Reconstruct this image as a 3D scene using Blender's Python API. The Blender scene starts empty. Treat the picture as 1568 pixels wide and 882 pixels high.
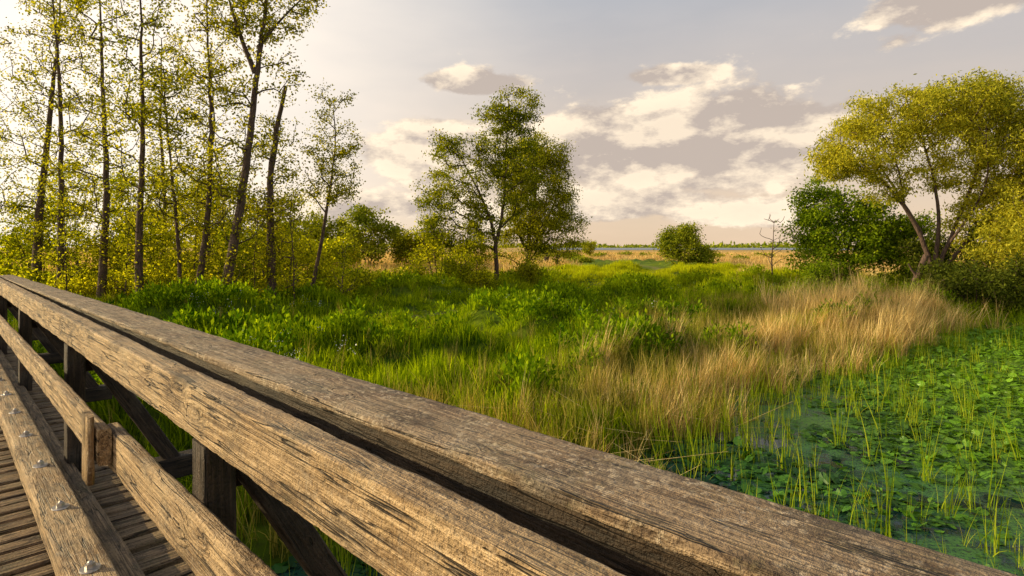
import bpy, math, random
import numpy as np
from mathutils import Vector, Matrix, noise as mnoise
rng=np.random.default_rng(7); random.seed(7)
scene=bpy.context.scene
# ------------------------------------------------------------ helpers
def link(o,parent=None):
    scene.collection.objects.link(o)
    if parent is not None: o.parent=parent
    return o
def build_mesh(name,V,F,rnd=None,mat=None,smooth=False):
    me=bpy.data.meshes.new(name)
    V=np.asarray(V,dtype=np.float32); F=np.asarray(F,dtype=np.int32)
    n,k=F.shape
    me.vertices.add(len(V)); me.vertices.foreach_set('co',V.ravel())
    me.loops.add(n*k); me.loops.foreach_set('vertex_index',F.ravel())
    me.polygons.add(n); me.polygons.foreach_set('loop_start',np.arange(n,dtype=np.int32)*k)
    me.update(calc_edges=True)
    if rnd is not None:
        a=me.attributes.new('rnd','FLOAT','FACE'); a.data.foreach_set('value',np.asarray(rnd,dtype=np.float32))
    if smooth: me.polygons.foreach_set('use_smooth',np.ones(n,dtype=bool))
    if mat: me.materials.append(mat)
    me.update()
    return me
class NT:
    def __init__(s,tree): s.t=tree; s.n=tree.nodes; s.l=tree.links
    def new(s,typ,**kw):
        nd=s.n.new(typ)
        for k,v in kw.items(): setattr(nd,k,v)
        return nd
    def lk(s,a,b): s.l.new(a,b)
    def val(s,sock,v):
        if isinstance(v,bpy.types.NodeSocket): s.lk(v,sock)
        else: sock.default_value=v
    def math(s,op,a,b=0.0,c=0.0,clamp=False):
        m=s.new('ShaderNodeMath',operation=op,use_clamp=clamp)
        s.val(m.inputs[0],a); s.val(m.inputs[1],b); s.val(m.inputs[2],c); return m.outputs[0]
    def vmath(s,op,a,b=(0,0,0)):
        m=s.new('ShaderNodeVectorMath',operation=op); s.val(m.inputs[0],a); s.val(m.inputs[1],b)
        return m.outputs['Value'] if op in('DOT_PRODUCT','LENGTH','DISTANCE') else m.outputs[0]
    def noise(s,vec,scale=1,detail=4,rough=.55,dist=0.0):
        m=s.new('ShaderNodeTexNoise'); 
        if vec is not None: s.lk(vec,m.inputs['Vector'])
        m.inputs['Scale'].default_value=scale; m.inputs['Detail'].default_value=detail
        m.inputs['Roughness'].default_value=rough; m.inputs['Distortion'].default_value=dist
        return m.outputs[0]
    def mr(s,v,a,b,c=0.0,d=1.0,smooth=False):
        m=s.new('ShaderNodeMapRange'); 
        if smooth: m.interpolation_type='SMOOTHSTEP'
        s.val(m.inputs[0],v); m.inputs[1].default_value=a; m.inputs[2].default_value=b
        m.inputs[3].default_value=c; m.inputs[4].default_value=d; return m.outputs[0]
    def mix(s,f,a,b,mode='MIX'):
        m=s.new('ShaderNodeMix',data_type='RGBA',blend_type=mode)
        def c(v): return (*v,1) if isinstance(v,tuple) and len(v)==3 else v
        s.val(m.inputs[0],f); s.val(m.inputs[6],c(a)); s.val(m.inputs[7],c(b)); return m.outputs[2]
    def scalev(s,v,sc):
        m=s.new('ShaderNodeMapping'); s.lk(v,m.inputs[0]); m.inputs['Scale'].default_value=sc; return m.outputs[0]
def newmat(name):
    m=bpy.data.materials.new(name); m.use_nodes=True; m.node_tree.nodes.clear(); t=NT(m.node_tree)
    out=t.new('ShaderNodeOutputMaterial'); return m,t,out
def leaf_mat(name,ca,cb,cc,trans=.45,pscale=.35,gloss=.03,tboost=1.7,grad=None):
    m,t,out=newmat(name)
    at=t.new('ShaderNodeAttribute',attribute_name='rnd'); oi=t.new('ShaderNodeObjectInfo')
    geo=t.new('ShaderNodeNewGeometry')
    n=t.noise(geo.outputs['Position'],pscale,2)
    f=t.mr(n,.38,.62)
    c=t.mix(f,ca,cb)
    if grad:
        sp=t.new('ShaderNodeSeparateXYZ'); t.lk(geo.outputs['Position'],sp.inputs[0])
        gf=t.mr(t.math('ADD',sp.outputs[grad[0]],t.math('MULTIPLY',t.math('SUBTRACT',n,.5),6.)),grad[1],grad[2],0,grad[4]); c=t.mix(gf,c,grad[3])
    f2=t.math('ADD',t.math('MULTIPLY',at.outputs['Fac'],.7),t.math('MULTIPLY',oi.outputs['Random'],.3))
    c=t.mix(t.mr(f2,.3,1.0),c,cc)
    hs=t.new('ShaderNodeHueSaturation'); t.lk(c,hs.inputs['Color'])
    t.lk(t.mr(at.outputs['Fac'],0,1,.6,1.45),hs.inputs['Value'])
    c=hs.outputs[0]
    d=t.new('ShaderNodeBsdfDiffuse'); t.lk(c,d.inputs[0])
    tr=t.new('ShaderNodeBsdfTranslucent')
    tc=t.mix(1.0,c,(tboost*1.12,tboost,.42*tboost),'MULTIPLY'); t.lk(tc,tr.inputs[0])
    mx=t.new('ShaderNodeMixShader'); mx.inputs[0].default_value=trans
    t.lk(d.outputs[0],mx.inputs[1]); t.lk(tr.outputs[0],mx.inputs[2])
    if gloss<=.0: t.lk(mx.outputs[0],out.inputs[0]); return m
    g=t.new('ShaderNodeBsdfGlossy'); g.inputs['Roughness'].default_value=.45
    m2=t.new('ShaderNodeMixShader'); m2.inputs[0].default_value=gloss
    t.lk(mx.outputs[0],m2.inputs[1]); t.lk(g.outputs[0],m2.inputs[2]); t.lk(m2.outputs[0],out.inputs[0])
    return m
# ------------------------------------------------------------ materials
M_alder=leaf_mat('alder_leaves',(.11,.14,.010),(.20,.22,.012),(.38,.36,.020),.55,gloss=0,tboost=2.0)
M_under=leaf_mat('undergrowth_leaves',(.14,.20,.008),(.28,.31,.012),(.45,.44,.018),.58,gloss=0,tboost=2.0)
M_tree=leaf_mat('tree_leaves',(.10,.15,.010),(.21,.24,.012),(.38,.37,.020),.48,gloss=0,tboost=1.8)
M_green=leaf_mat('bush_leaves',(.07,.15,.008),(.16,.25,.012),(.31,.38,.018),.45,gloss=0,tboost=1.8)
M_willow=leaf_mat('willow_leaves',(.21,.25,.022),(.33,.35,.028),(.50,.47,.050),.48,gloss=0)
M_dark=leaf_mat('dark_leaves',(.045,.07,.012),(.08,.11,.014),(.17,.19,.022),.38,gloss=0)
M_far=leaf_mat('distant_leaves',(.13,.19,.015),(.25,.29,.02),(.38,.39,.03),.4,pscale=.15,gloss=0)
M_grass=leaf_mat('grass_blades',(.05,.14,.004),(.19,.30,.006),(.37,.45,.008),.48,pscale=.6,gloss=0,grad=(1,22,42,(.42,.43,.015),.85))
M_weed=leaf_mat('weed_leaves',(.05,.14,.005),(.14,.26,.007),(.29,.39,.010),.42,pscale=.7,gloss=0,grad=(1,18,36,(.30,.36,.012),.7))
M_reed=leaf_mat('dry_reeds',(.40,.26,.09),(.68,.48,.19),(.92,.75,.38),.35,pscale=.9,tboost=1.15,gloss=0)
M_mixr=leaf_mat('reed_mixed',(.12,.19,.010),(.35,.32,.045),(.64,.50,.15),.4,pscale=.8,tboost=1.2,gloss=0)
M_greenreed=leaf_mat('green_reeds',(.12,.24,.008),(.22,.34,.010),(.42,.44,.04),.42,pscale=.8,gloss=0)
M_pad=leaf_mat('lily_pads',(.008,.065,.035),(.035,.16,.025),(.14,.32,.018),.15,pscale=.7,gloss=.04,grad=(0,2.5,9.5,(.24,.45,.010),.8))

m,t,out=newmat('bark'); M_bark=m
tc=t.new('ShaderNodeTexCoord'); v=t.scalev(tc.outputs['Object'],(6,6,1.5))
n=t.noise(v,3,5,.65); p=t.new('ShaderNodeBsdfPrincipled'); p.inputs['Roughness'].default_value=.9
t.lk(t.mix(t.mr(n,.35,.7),(.04,.024,.02),(.19,.12,.09)),p.inputs['Base Color'])
b=t.new('ShaderNodeBump'); b.inputs['Strength'].default_value=.8; b.inputs['Distance'].default_value=.03
t.lk(n,b.inputs['Height']); t.lk(b.outputs[0],p.inputs['Normal']); t.lk(p.outputs[0],out.inputs[0])

def wood(name,c_dark,c_mid,c_light,lichen=0.0,moss=0.0,grey_amt=.2):
    m,t,out=newmat(name)
    tc=t.new('ShaderNodeTexCoord'); oi=t.new('ShaderNodeObjectInfo')
    off=t.new('ShaderNodeCombineXYZ'); t.lk(t.math('MULTIPLY',oi.outputs['Random'],37.),off.inputs[0])
    P=t.vmath('ADD',tc.outputs['Object'],off.outputs[0])
    vo=t.new('ShaderNodeTexVoronoi'); t.lk(t.scalev(P,(2.0,6,6)),vo.inputs['Vector']); vo.inputs['Scale'].default_value=1
    kn=t.mr(vo.outputs['Distance'],.03,.34,1,0,True)
    warp=t.new('ShaderNodeCombineXYZ'); t.lk(t.math('MULTIPLY',kn,.035),warp.inputs[1]); t.lk(t.math('MULTIPLY',kn,.03),warp.inputs[2])
    P2=t.vmath('ADD',P,warp.outputs[0])
    g1=t.noise(t.scalev(P2,(1.8,62,62)),1,5,.6,.4)
    g2=t.noise(t.scalev(P2,(7,210,210)),1,3,.6)
    g3=t.noise(P,2.6,5,.6)
    cr=t.noise(t.scalev(P2,(1.3,34,34)),1.0,2,.5,.2)
    crack=t.mr(t.math('ABSOLUTE',t.math('SUBTRACT',cr,.43)),.0,.022,1,0)
    crack=t.math('MULTIPLY',crack,t.mr(g3,.38,.48))
    f=t.math('ADD',t.math('MULTIPLY',g1,.6),t.math('MULTIPLY',g2,.4))
    c=t.mix(t.mr(f,.41,.57),c_dark,c_mid)
    c=t.mix(t.math('MULTIPLY',t.mr(g3,.38,.66),.55),c,c_light)
    c=t.mix(t.math('MULTIPLY',t.mr(f,.5,.62),.8),c,c_light)
    stain=t.noise(t.scalev(P,(3.5,11,11)),1,6,.75)
    c=t.mix(t.mr(stain,.51,.63,0,.85),c,(c_dark[0]*.6,c_dark[1]*.6,c_dark[2]*.6))
    grey=t.noise(P,4.3,4,.6); c=t.mix(t.mr(grey,.5,.68,0,grey_amt),c,(.22,.20,.16))
    pit=t.noise(P,75,3,.7); c=t.mix(t.mr(pit,.55,.68,0,.75),c,(c_dark[0]*.7,c_dark[1]*.7,c_dark[2]*.7))
    kk=t.mr(vo.outputs['Distance'],.03,.10,1,0)
    c=t.mix(t.math('MULTIPLY',kk,.85),c,(.03,.018,.01))
    c=t.mix(t.math('MULTIPLY',crack,.95),c,(.014,.009,.006))
    if lichen>0:
        l=t.noise(P,42,4,.7); l2=t.noise(P,5,3,.6)
        lf=t.math('MULTIPLY',t.mr(l,.53,.60),t.mr(l2,.36,.55))
        c=t.mix(t.math('MULTIPLY',lf,lichen),c,(.56,.44,.30))
    if moss>0:
        l=t.noise(P,7,5,.7); l2=t.noise(P,60,3,.7)
        lf=t.math('MULTIPLY',t.mr(l,.48,.64),t.mr(l2,.40,.6))
        c=t.mix(t.math('MULTIPLY',lf,moss),c,(.14,.15,.045))
    pr=t.new('ShaderNodeBsdfPrincipled'); pr.inputs['Roughness'].default_value=.62; t.lk(c,pr.inputs['Base Color'])
    pr.inputs['Specular IOR Level'].default_value=.45
    h=t.math('SUBTRACT',t.math('ADD',f,t.math('MULTIPLY',pit,-.6)),t.math('MULTIPLY',crack,1.4))
    h=t.math('SUBTRACT',h,t.math('MULTIPLY',stain,.7))
    b=t.new('ShaderNodeBump'); b.inputs['Strength'].default_value=1.0; b.inputs['Distance'].default_value=.018
    t.lk(h,b.inputs['Height']); t.lk(b.outputs[0],pr.inputs['Normal']); t.lk(pr.outputs[0],out.inputs[0])
    return m
W_rail=wood('weathered_rail_wood',(.12,.062,.022),(.44,.265,.11),(.76,.54,.30),lichen=.35,moss=.15,grey_amt=.25)
W_outer=wood('weathered_outer_wood',(.10,.056,.028),(.31,.20,.108),(.54,.39,.235),lichen=.95,moss=.25,grey_amt=.4)
W_deck=wood('deck_wood',(.07,.042,.022),(.27,.17,.085),(.50,.35,.19),moss=.35)
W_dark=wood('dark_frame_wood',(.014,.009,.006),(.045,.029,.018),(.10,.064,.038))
m,t,out=newmat('galvanised_steel'); M_steel=m
p=t.new('ShaderNodeBsdfPrincipled'); p.inputs['Metallic'].default_value=.8; p.inputs['Roughness'].default_value=.42
tc=t.new('ShaderNodeTexCoord'); t.lk(t.mix(t.noise(tc.outputs['Object'],60,4),(.35,.3,.26),(.68,.66,.63)),p.inputs['Base Color']); t.lk(p.outputs[0],out.inputs[0])
m,t,out=newmat('petal_white'); M_white=m
p=t.new('ShaderNodeBsdfPrincipled'); p.inputs['Roughness'].default_value=.5
tc=t.new('ShaderNodeTexCoord'); t.lk(t.mix(t.noise(tc.outputs['Object'],12,4),(.70,.69,.66),(.85,.85,.83)),p.inputs['Base Color']); t.lk(p.outputs[0],out.inputs[0])

# ------------------------------------------------------------ terrain
shore=np.array([(-60,-22),(-20,-4),(-9,1.0),(-5,3.4),(-2.4,5.5),(-.4,6.9),(1.2,7.8),(2.4,9.0),(4.0,11.2),(6.5,13.2),(9.5,15.4),(12.5,18.0),(15,20.4),(18,21.6),(24,21.5),(40,18),(80,10),(80,-14),(9,-6.5),(-2,-10),(-60,-50)],float)
def seg_dist(x,y,P,closed=False):
    d=np.full(x.shape,1e9); n=len(P)
    for i in range(n if closed else n-1):
        a=P[i]; b=P[(i+1)%n]; ab=b-a
        tt=np.clip(((x-a[0])*ab[0]+(y-a[1])*ab[1])/(ab@ab),0,1)
        d=np.minimum(d,np.hypot(x-a[0]-tt*ab[0],y-a[1]-tt*ab[1]))
    return d
def inside(x,y,P):
    r=np.zeros(x.shape,bool); n=len(P)
    for i in range(n):
        a=P[i]; b=P[(i+1)%n]
        c=((a[1]>y)!=(b[1]>y))&(x<(b[0]-a[0])*(y-a[1])/(b[1]-a[1]+1e-12)+a[0]); r^=c
    return r
def sdist(x,y):
    wob=.30*np.sin(x*2.1+y*.7)+.22*np.sin(y*3.3-x*1.3)
    d=seg_dist(x,y,shore,True); return np.where(inside(x,y,shore),-d,d)+wob
path=np.array([(-30,9),(-14,12.5),(-7.6,15.3),(-3.9,20.0),(1.0,27.0),(5.6,36.7),(12.0,50),(17,66),(18,90),(14,130)],float)
def sm(t): t=np.clip(t,0,1); return t*t*(3-2*t)
def hum(x,y):
    a=np.sin(x*1.25+1.6*np.sin(y*.8))+np.sin(y*1.45+1.1*np.sin(x*.9)+1.)+.6*np.sin(x*2.7-y*1.9)+.5*np.sin(y*3.3+x*1.1)
    return sm((a+.6)/2.6)
def und(x,y): return .26*np.sin(x*.55+1)*np.sin(y*.43)+.46*hum(x,y)-.20
def hgt(x,y):
    s=sdist(x,y); far=1-sm((np.hypot(x,y)-120)/200)
    pd=seg_dist(x,y,path)
    z=np.where(s>0,.08+.48*sm(s/2.4)+und(x,y)*sm(s/3)*far*(.15+.85*sm((pd-1.1)/1.8)), .08-.75*sm(-s/1.3))
    z=z+np.where(s>1,far*(.24*np.exp(-((pd-3.2)/1.1)**2)-.08*np.exp(-(pd/1.2)**2)),0)
    return z
def tanf(x,y):
    px=np.interp(y,path[3:,1],path[3:,0])
    corr=sm((np.abs(x-px)-6-.05*y+1.5*np.sin(y*.3))/3)
    corr=np.maximum(corr,sm((y-95)/20))
    return sm((y-42+3*np.sin(x*.5))/8)*corr
def axis(n,a,k): 
    u=np.linspace(-1,1,n); return a*np.sinh(k*u)/np.sinh(k)
xs=axis(460,3000,7.4); ys=axis(460,3000,7.2)+14
X,Y=np.meshgrid(xs,ys); Z=hgt(X,Y)
V=np.stack([X.ravel(),Y.ravel(),Z.ravel()],1)
idx=np.arange(460*460).reshape(460,460)
F=np.stack([idx[:-1,:-1],idx[:-1,1:],idx[1:,1:],idx[1:,:-1]],-1).reshape(-1,4)
m,t,out=newmat('ground_soil_grass')
geo=t.new('ShaderNodeNewGeometry'); P=geo.outputs['Position']
at=t.new('ShaderNodeAttribute',attribute_name='tan'); ap=t.new('ShaderNodeAttribute',attribute_name='track')
n1=t.noise(P,.4,4); n2=t.noise(P,6,5,.7)
c=t.mix(t.mr(n1,.35,.65),(.06,.12,.008),(.20,.27,.012))
c=t.mix(t.mr(n2,.45,.75,0,.7),c,(.06,.055,.02))
c2=t.mix(t.mr(n1,.35,.65),(.50,.32,.11),(.70,.48,.18)); c2=t.mix(t.mr(n2,.5,.7,0,.5),c2,(.28,.23,.05))
c=t.mix(at.outputs['Fac'],c,c2)
c=t.mix(t.math('MULTIPLY',ap.outputs['Fac'],t.mr(n2,.4,.6)),c,(.36,.28,.14))
p=t.new('ShaderNodeBsdfPrincipled'); p.inputs['Roughness'].default_value=.95; p.inputs['Specular IOR Level'].default_value=.1
t.lk(c,p.inputs['Base Color'])
b=t.new('ShaderNodeBump'); b.inputs['Strength'].default_value=.7; b.inputs['Distance'].default_value=.08; t.lk(n2,b.inputs['Height']); t.lk(b.outputs[0],p.inputs['Normal'])
t.lk(p.outputs[0],out.inputs[0])
me=build_mesh('ground',V,F,mat=m,smooth=True)
a=me.attributes.new('tan','FLOAT','POINT'); a.data.foreach_set('value',tanf(X,Y).ravel().astype(np.float32))
a=me.attributes.new('track','FLOAT','POINT'); a.data.foreach_set('value',np.exp(-(seg_dist(X,Y,path)/.5)**2).ravel().astype(np.float32))
link(bpy.data.objects.new('ground',me))
# ---- pond water
m,t,out=newmat('pond_water')
geo=t.new('ShaderNodeNewGeometry'); P=geo.outputs['Position']
n1=t.noise(P,.5,3); n2=t.noise(P,26,4,.75); n3=t.noise(P,1.3,5,.65)
sp=t.new('ShaderNodeSeparateXYZ'); t.lk(P,sp.inputs[0])
side=t.mr(t.math('ADD',sp.outputs[0],t.math('MULTIPLY',t.math('SUBTRACT',n1,.5),6.)),2,9)
duck=t.math('MULTIPLY',t.mr(t.math('ADD',n3,t.math('MULTIPLY',side,.14)),.48,.57),t.mr(n2,.40,.50))
c=t.mix(t.mr(n1,.3,.7),(.005,.022,.034),(.008,.035,.035))
c=t.mix(t.math('MULTIPLY',duck,.95),c,t.mix(side,(.02,.13,.06),(.20,.37,.012)))
p=t.new('ShaderNodeBsdfPrincipled'); t.lk(c,p.inputs['Base Color']); t.lk(t.mr(duck,0,1,.06,.6),p.inputs['Roughness'])
p.inputs['IOR'].default_value=1.33
b=t.new('ShaderNodeBump'); b.inputs['Strength'].default_value=.25; b.inputs['Distance'].default_value=.02
t.lk(t.math('ADD',t.noise(P,5,2),t.math('MULTIPLY',duck,.6)),b.inputs['Height']); t.lk(b.outputs[0],p.inputs['Normal']); t.lk(p.outputs[0],out.inputs[0])
me=build_mesh('pond_water',[(-60,-50,0),(80,-50,0),(80,23.5,0),(-60,23.5,0)],[[0,1,2,3]],mat=m); link(bpy.data.objects.new('pond_water',me))
# ---- lake at horizon
m,t,out=newmat('lake_water'); p=t.new('ShaderNodeBsdfPrincipled'); p.inputs['Base Color'].default_value=(.10,.16,.22,1); p.inputs['Roughness'].default_value=.35
geo=t.new('ShaderNodeNewGeometry'); b=t.new('ShaderNodeBump'); b.inputs['Strength'].default_value=.3; t.lk(t.noise(geo.outputs['Position'],.3,3),b.inputs['Height']); t.lk(b.outputs[0],p.inputs['Normal']); t.lk(p.outputs[0],out.inputs[0])
me=build_mesh('lake_water',[(30,420,.75),(330,430,.75),(1150,2400,.75),(100,2400,.75)],[[0,1,2,3]],mat=m); link(bpy.data.objects.new('lake_water',me))

# ------------------------------------------------------------ instancing
def make_coll(name,meshes):
    c=bpy.data.collections.new(name)
    for i,me in enumerate(meshes): c.objects.link(bpy.data.objects.new(name+'_%02d'%i,me))
    return c
def scatter(name,pts,scale,rot,coll,nvar):
    me=bpy.data.meshes.new(name); me.vertices.add(len(pts)); me.vertices.foreach_set('co',np.asarray(pts,np.float32).ravel())
    a=me.attributes.new('scl','FLOAT_VECTOR','POINT'); a.data.foreach_set('vector',np.asarray(scale,np.float32).ravel())
    a=me.attributes.new('rot','FLOAT_VECTOR','POINT'); a.data.foreach_set('vector',np.asarray(rot,np.float32).ravel())
    a=me.attributes.new('idx','INT','POINT'); a.data.foreach_set('value',rng.integers(0,nvar,len(pts)).astype(np.int32))
    ob=link(bpy.data.objects.new(name,me))
    g=bpy.data.node_groups.new(name+'_gn','GeometryNodeTree')
    g.interface.new_socket('Geometry',in_out='INPUT',socket_type='NodeSocketGeometry')
    g.interface.new_socket('Geometry',in_out='OUTPUT',socket_type='NodeSocketGeometry')
    N=g.nodes; L=g.links
    gi=N.new('NodeGroupInput'); go=N.new('NodeGroupOutput'); ip=N.new('GeometryNodeInstanceOnPoints'); ci=N.new('GeometryNodeCollectionInfo')
    ci.inputs[0].default_value=coll; ci.inputs[1].default_value=True; ci.inputs[2].default_value=True
    ip.inputs['Pick Instance'].default_value=True
    def na(n,ty):
        x=N.new('GeometryNodeInputNamedAttribute'); x.data_type=ty; x.inputs[0].default_value=n; return x.outputs[0]
    er=N.new('FunctionNodeEulerToRotation'); L.new(na('rot','FLOAT_VECTOR'),er.inputs[0])
    L.new(gi.outputs[0],ip.inputs['Points']); L.new(ci.outputs[0],ip.inputs['Instance'])
    L.new(na('idx','INT'),ip.inputs['Instance Index']); L.new(er.outputs[0],ip.inputs['Rotation']); L.new(na('scl','FLOAT_VECTOR'),ip.inputs['Scale'])
    L.new(ip.outputs[0],go.inputs[0])
    md=ob.modifiers.new('scatter','NODES'); md.node_group=g
    return ob
def blades(n,rad,h0,h1,w,lean,segs=4,bias=(0,0),droop=1.6,base_spread=1.0):
    ang=rng.uniform(0,2*np.pi,n); r=rad*np.sqrt(rng.random(n))*base_spread
    bx=r*np.cos(ang); by=r*np.sin(ang)
    h=rng.uniform(h0,h1,n); la=rng.uniform(0,2*np.pi,n); lm=lean*rng.random(n)*h
    lx=np.cos(la)*lm+bias[0]*h; ly=np.sin(la)*lm+bias[1]*h
    wa=rng.uniform(0,2*np.pi,n); ww=w*rng.uniform(.6,1.3,n)
    V=[];
    for k in range(segs+1):
        tt=k/segs; px=bx+lx*tt**droop; py=by+ly*tt**droop
        pz=h*tt-.35*np.hypot(lx,ly)*tt**2.5-.03
        wk=ww*(1-tt**1.5)+.0006
        V.append(np.stack([px-np.cos(wa)*wk/2,py-np.sin(wa)*wk/2,pz],1)); V.append(np.stack([px+np.cos(wa)*wk/2,py+np.sin(wa)*wk/2,pz],1))
    V=np.stack(V,1).reshape(-1,3); m_=2*(segs+1); base=np.arange(n)[:,None]*m_
    F=np.concatenate([base+np.array([[2*k,2*k+1,2*k+3,2*k+2]]) for k in range(segs)],1).reshape(-1,4)
    return V,F,np.repeat(rng.random(n),segs)
def merge(parts):
    V=[];F=[];R=[];o=0
    for v,f,r in parts: V.append(v);F.append(f+o);R.append(r);o+=len(v)
    return np.concatenate(V),np.concatenate(F),np.concatenate(R)
def leaves(P,L,W,up=.5,hang=0.0,dirs=None):
    n=len(P); d=rng.normal(size=(n,3)) if dirs is None else dirs+rng.normal(size=(n,3))*.4
    d[:,2]-=hang; d/=np.linalg.norm(d,axis=1)[:,None]
    nn=rng.normal(size=(n,3)); nn[:,2]+=up*2; s=np.cross(d,nn); s/=np.linalg.norm(s,axis=1)[:,None]+1e-9
    l=(L*rng.uniform(.6,1.35,n))[:,None]; w=(W*rng.uniform(.6,1.35,n))[:,None]
    V=np.stack([P,P+d*l*.5-s*w*.5,P+d*l,P+d*l*.5+s*w*.5],1).reshape(-1,3)
    F=np.arange(n*4).reshape(n,4); return V,F,rng.random(n)
# grass
gm=[]
for i in range(6):
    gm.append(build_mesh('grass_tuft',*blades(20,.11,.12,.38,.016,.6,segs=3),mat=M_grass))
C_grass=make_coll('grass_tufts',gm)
def gen(n,y0,y1,u0=-1.2,u1=1.15):
    y=rng.uniform(y0,y1,n); x=y*rng.uniform(u0,u1,n); return x,y
def R3(n,tilt=.12,z=None): return np.stack([rng.normal(0,tilt,n),rng.normal(0,tilt,n),rng.uniform(0,6.28,n) if z is None else rng.normal(0,z,n)],1)
x,y=gen(56000,4.5,62)
s=sdist(x,y); pd=seg_dist(x,y,path); tn=tanf(x,y)
k=(s>.05)&(rng.random(len(x))>tn*.9); x,y,s,pd=x[k],y[k],s[k],pd[k]
sc=(1+y/34)*rng.uniform(.7,1.4,len(x))
tus=.42+.68*hum(x+.4,y)+.28*sm((np.sin(x*4.1+2*np.sin(y*2.3))+.3))
hz=sc*(.28+.72*sm((pd-1.4)/.9))*tus*np.where(y<14,1.2,.95)
near=np.exp(-(pd/1.1)**2); hz*=1-.5*near
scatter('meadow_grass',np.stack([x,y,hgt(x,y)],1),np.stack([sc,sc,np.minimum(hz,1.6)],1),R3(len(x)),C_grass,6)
x,y=gen(9000,7,45,-1.1,1.0); s=sdist(x,y); pd=seg_dist(x,y,path)
k=(s>.5)&(pd>2.1)&(rng.random(len(x))<.12+.40*(hum(x*.6+3,y*.6)>.65)); x,y=x[k],y[k]
tg=[build_mesh('tall_grass',*blades(14,.13,.4,.85,.012,.5,segs=4),mat=M_mixr) for i in range(4)]
C_tg=make_coll('tall_grass_tufts',tg); sc=rng.uniform(.6,1.05,len(x))
scatter('tall_grass',np.stack([x,y,hgt(x,y)],1),np.stack([sc]*3,1),R3(len(x)),C_tg,4)
# broad-leaf weeds
wm=[]
for i in range(4):
    n=50; base=rng.normal(0,.12,(n,3)); base[:,2]=.32-.9*np.hypot(base[:,0],base[:,1])+rng.uniform(-.08,.14,n)
    base[:,2]=np.maximum(base[:,2],.02)
    d=base.copy(); d[:,2]=.35; d/=np.linalg.norm(d,axis=1)[:,None]
    wm.append(build_mesh('weed_plant',*leaves(base,.105,.045,up=.8,dirs=d),mat=M_weed))
C_weed=make_coll('weed_plants',wm)
x,y=gen(17000,7,40,-1.1,.9)
s=sdist(x,y); pd=seg_dist(x,y,path); cl=hum(x,y)+.5*np.sin(x*.5+1.3*np.sin(y*.4))
k=(s>1.4)&(pd>2.0)&(cl+rng.normal(0,.30,len(x))>.80); x,y=x[k],y[k]; sc=rng.uniform(.5,1.3,len(x))*(1+y/90)
scatter('broadleaf_weeds',np.stack([x,y,hgt(x,y)+.04],1),np.stack([sc]*3,1),R3(len(x),.1),C_weed,4)
# white wild flowers
fl=[]
for i in range(3):
    n=14; b0=rng.normal(0,.07,(n,3)); b0[:,2]=rng.uniform(.38,.6,n)
    fl.append(build_mesh('flower_head',*leaves(b0,.035,.03,up=2.0),mat=M_white))
C_fl=make_coll('wildflower_heads',fl)
x,y=gen(1100,9,34,-1.0,.5); s=sdist(x,y); k=(s>2)&(hum(x*.5+9,y*.5)>.72); x,y=x[k],y[k]; sc=rng.uniform(.5,1.0,len(x))
scatter('white_wildflowers',np.stack([x,y,hgt(x,y)],1),np.stack([sc]*3,1),R3(len(x),.1),C_fl,3)
# dry reeds
rm=[]
for i in range(6):
    a=blades(13,.15,.8,1.5,.017,.35,segs=4,bias=(.24,-.06)); b_=blades(5,.2,.4,1.0,.014,1.4,segs=4,bias=(.25,-.1))
    c_=blades(4,.15,1.2,1.7,.009,.25,segs=4,bias=(.2,0)); 
    rm.append(build_mesh('reed_tuft',*merge([a,b_,c_]),mat=M_reed))
C_reed=make_coll('reed_tufts',rm)
x=rng.uniform(-3,19,40000); y=rng.uniform(6,28,40000); s=sdist(x,y)
w=sm((x+1.0)/6.0)*(1-sm((x-15)/3)); ks=np.where(x<9,2.7,5.0)+1.3*np.sin(x*1.3)+.9*np.sin(y*2.1+x)
patch=.25+.75*sm((np.sin(x*1.9+y)+np.sin(y*2.3-x*1.2)+.9)/1.6)
k=(s>-.5)&(s<ks)&(rng.random(len(x))<.46*w*patch*(1-.8*sm((s-ks*.35)/(ks*.65)))); x,y,s=x[k],y[k],s[k]
sc=rng.uniform(.45,1.2,len(x))*(.66+.32*sm((x-4)/7))*(.85+.25*np.sin(x*2.3)*np.sin(y*1.9))
z=np.maximum(hgt(x,y),-.1)
scatter('dry_reed_bed',np.stack([x,y,z],1),np.stack([sc,sc,sc*rng.uniform(.75,1.2,len(x))],1),R3(len(x),.18,.9),C_reed,6)
# fallen broken stalks along the waterline
n=4200; x=rng.uniform(-2,15,n); y=rng.uniform(6,21,n); s=sdist(x,y); k=(s>-.6)&(s<1.4); x,y=x[k],y[k]; n=len(x)
a_=rng.uniform(0,6.28,n); L_=rng.uniform(.3,1.1,n)[:,None]; d_=np.stack([np.cos(a_),np.sin(a_),rng.uniform(-.05,.35,n)],1); sd_=np.stack([-np.sin(a_),np.cos(a_),0*a_],1)*.007
P0=np.stack([x,y,np.maximum(hgt(x,y),0)+rng.uniform(.02,.35,n)],1)
Vf=np.stack([P0-sd_,P0+sd_,P0+d_*L_+sd_*.4,P0+d_*L_-sd_*.4],1).reshape(-1,3)
link(bpy.data.objects.new('fallen_reed_stalks',build_mesh('fallen_reed_stalks',Vf,np.arange(n*4).reshape(n,4),rng.random(n),M_reed)))
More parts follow.
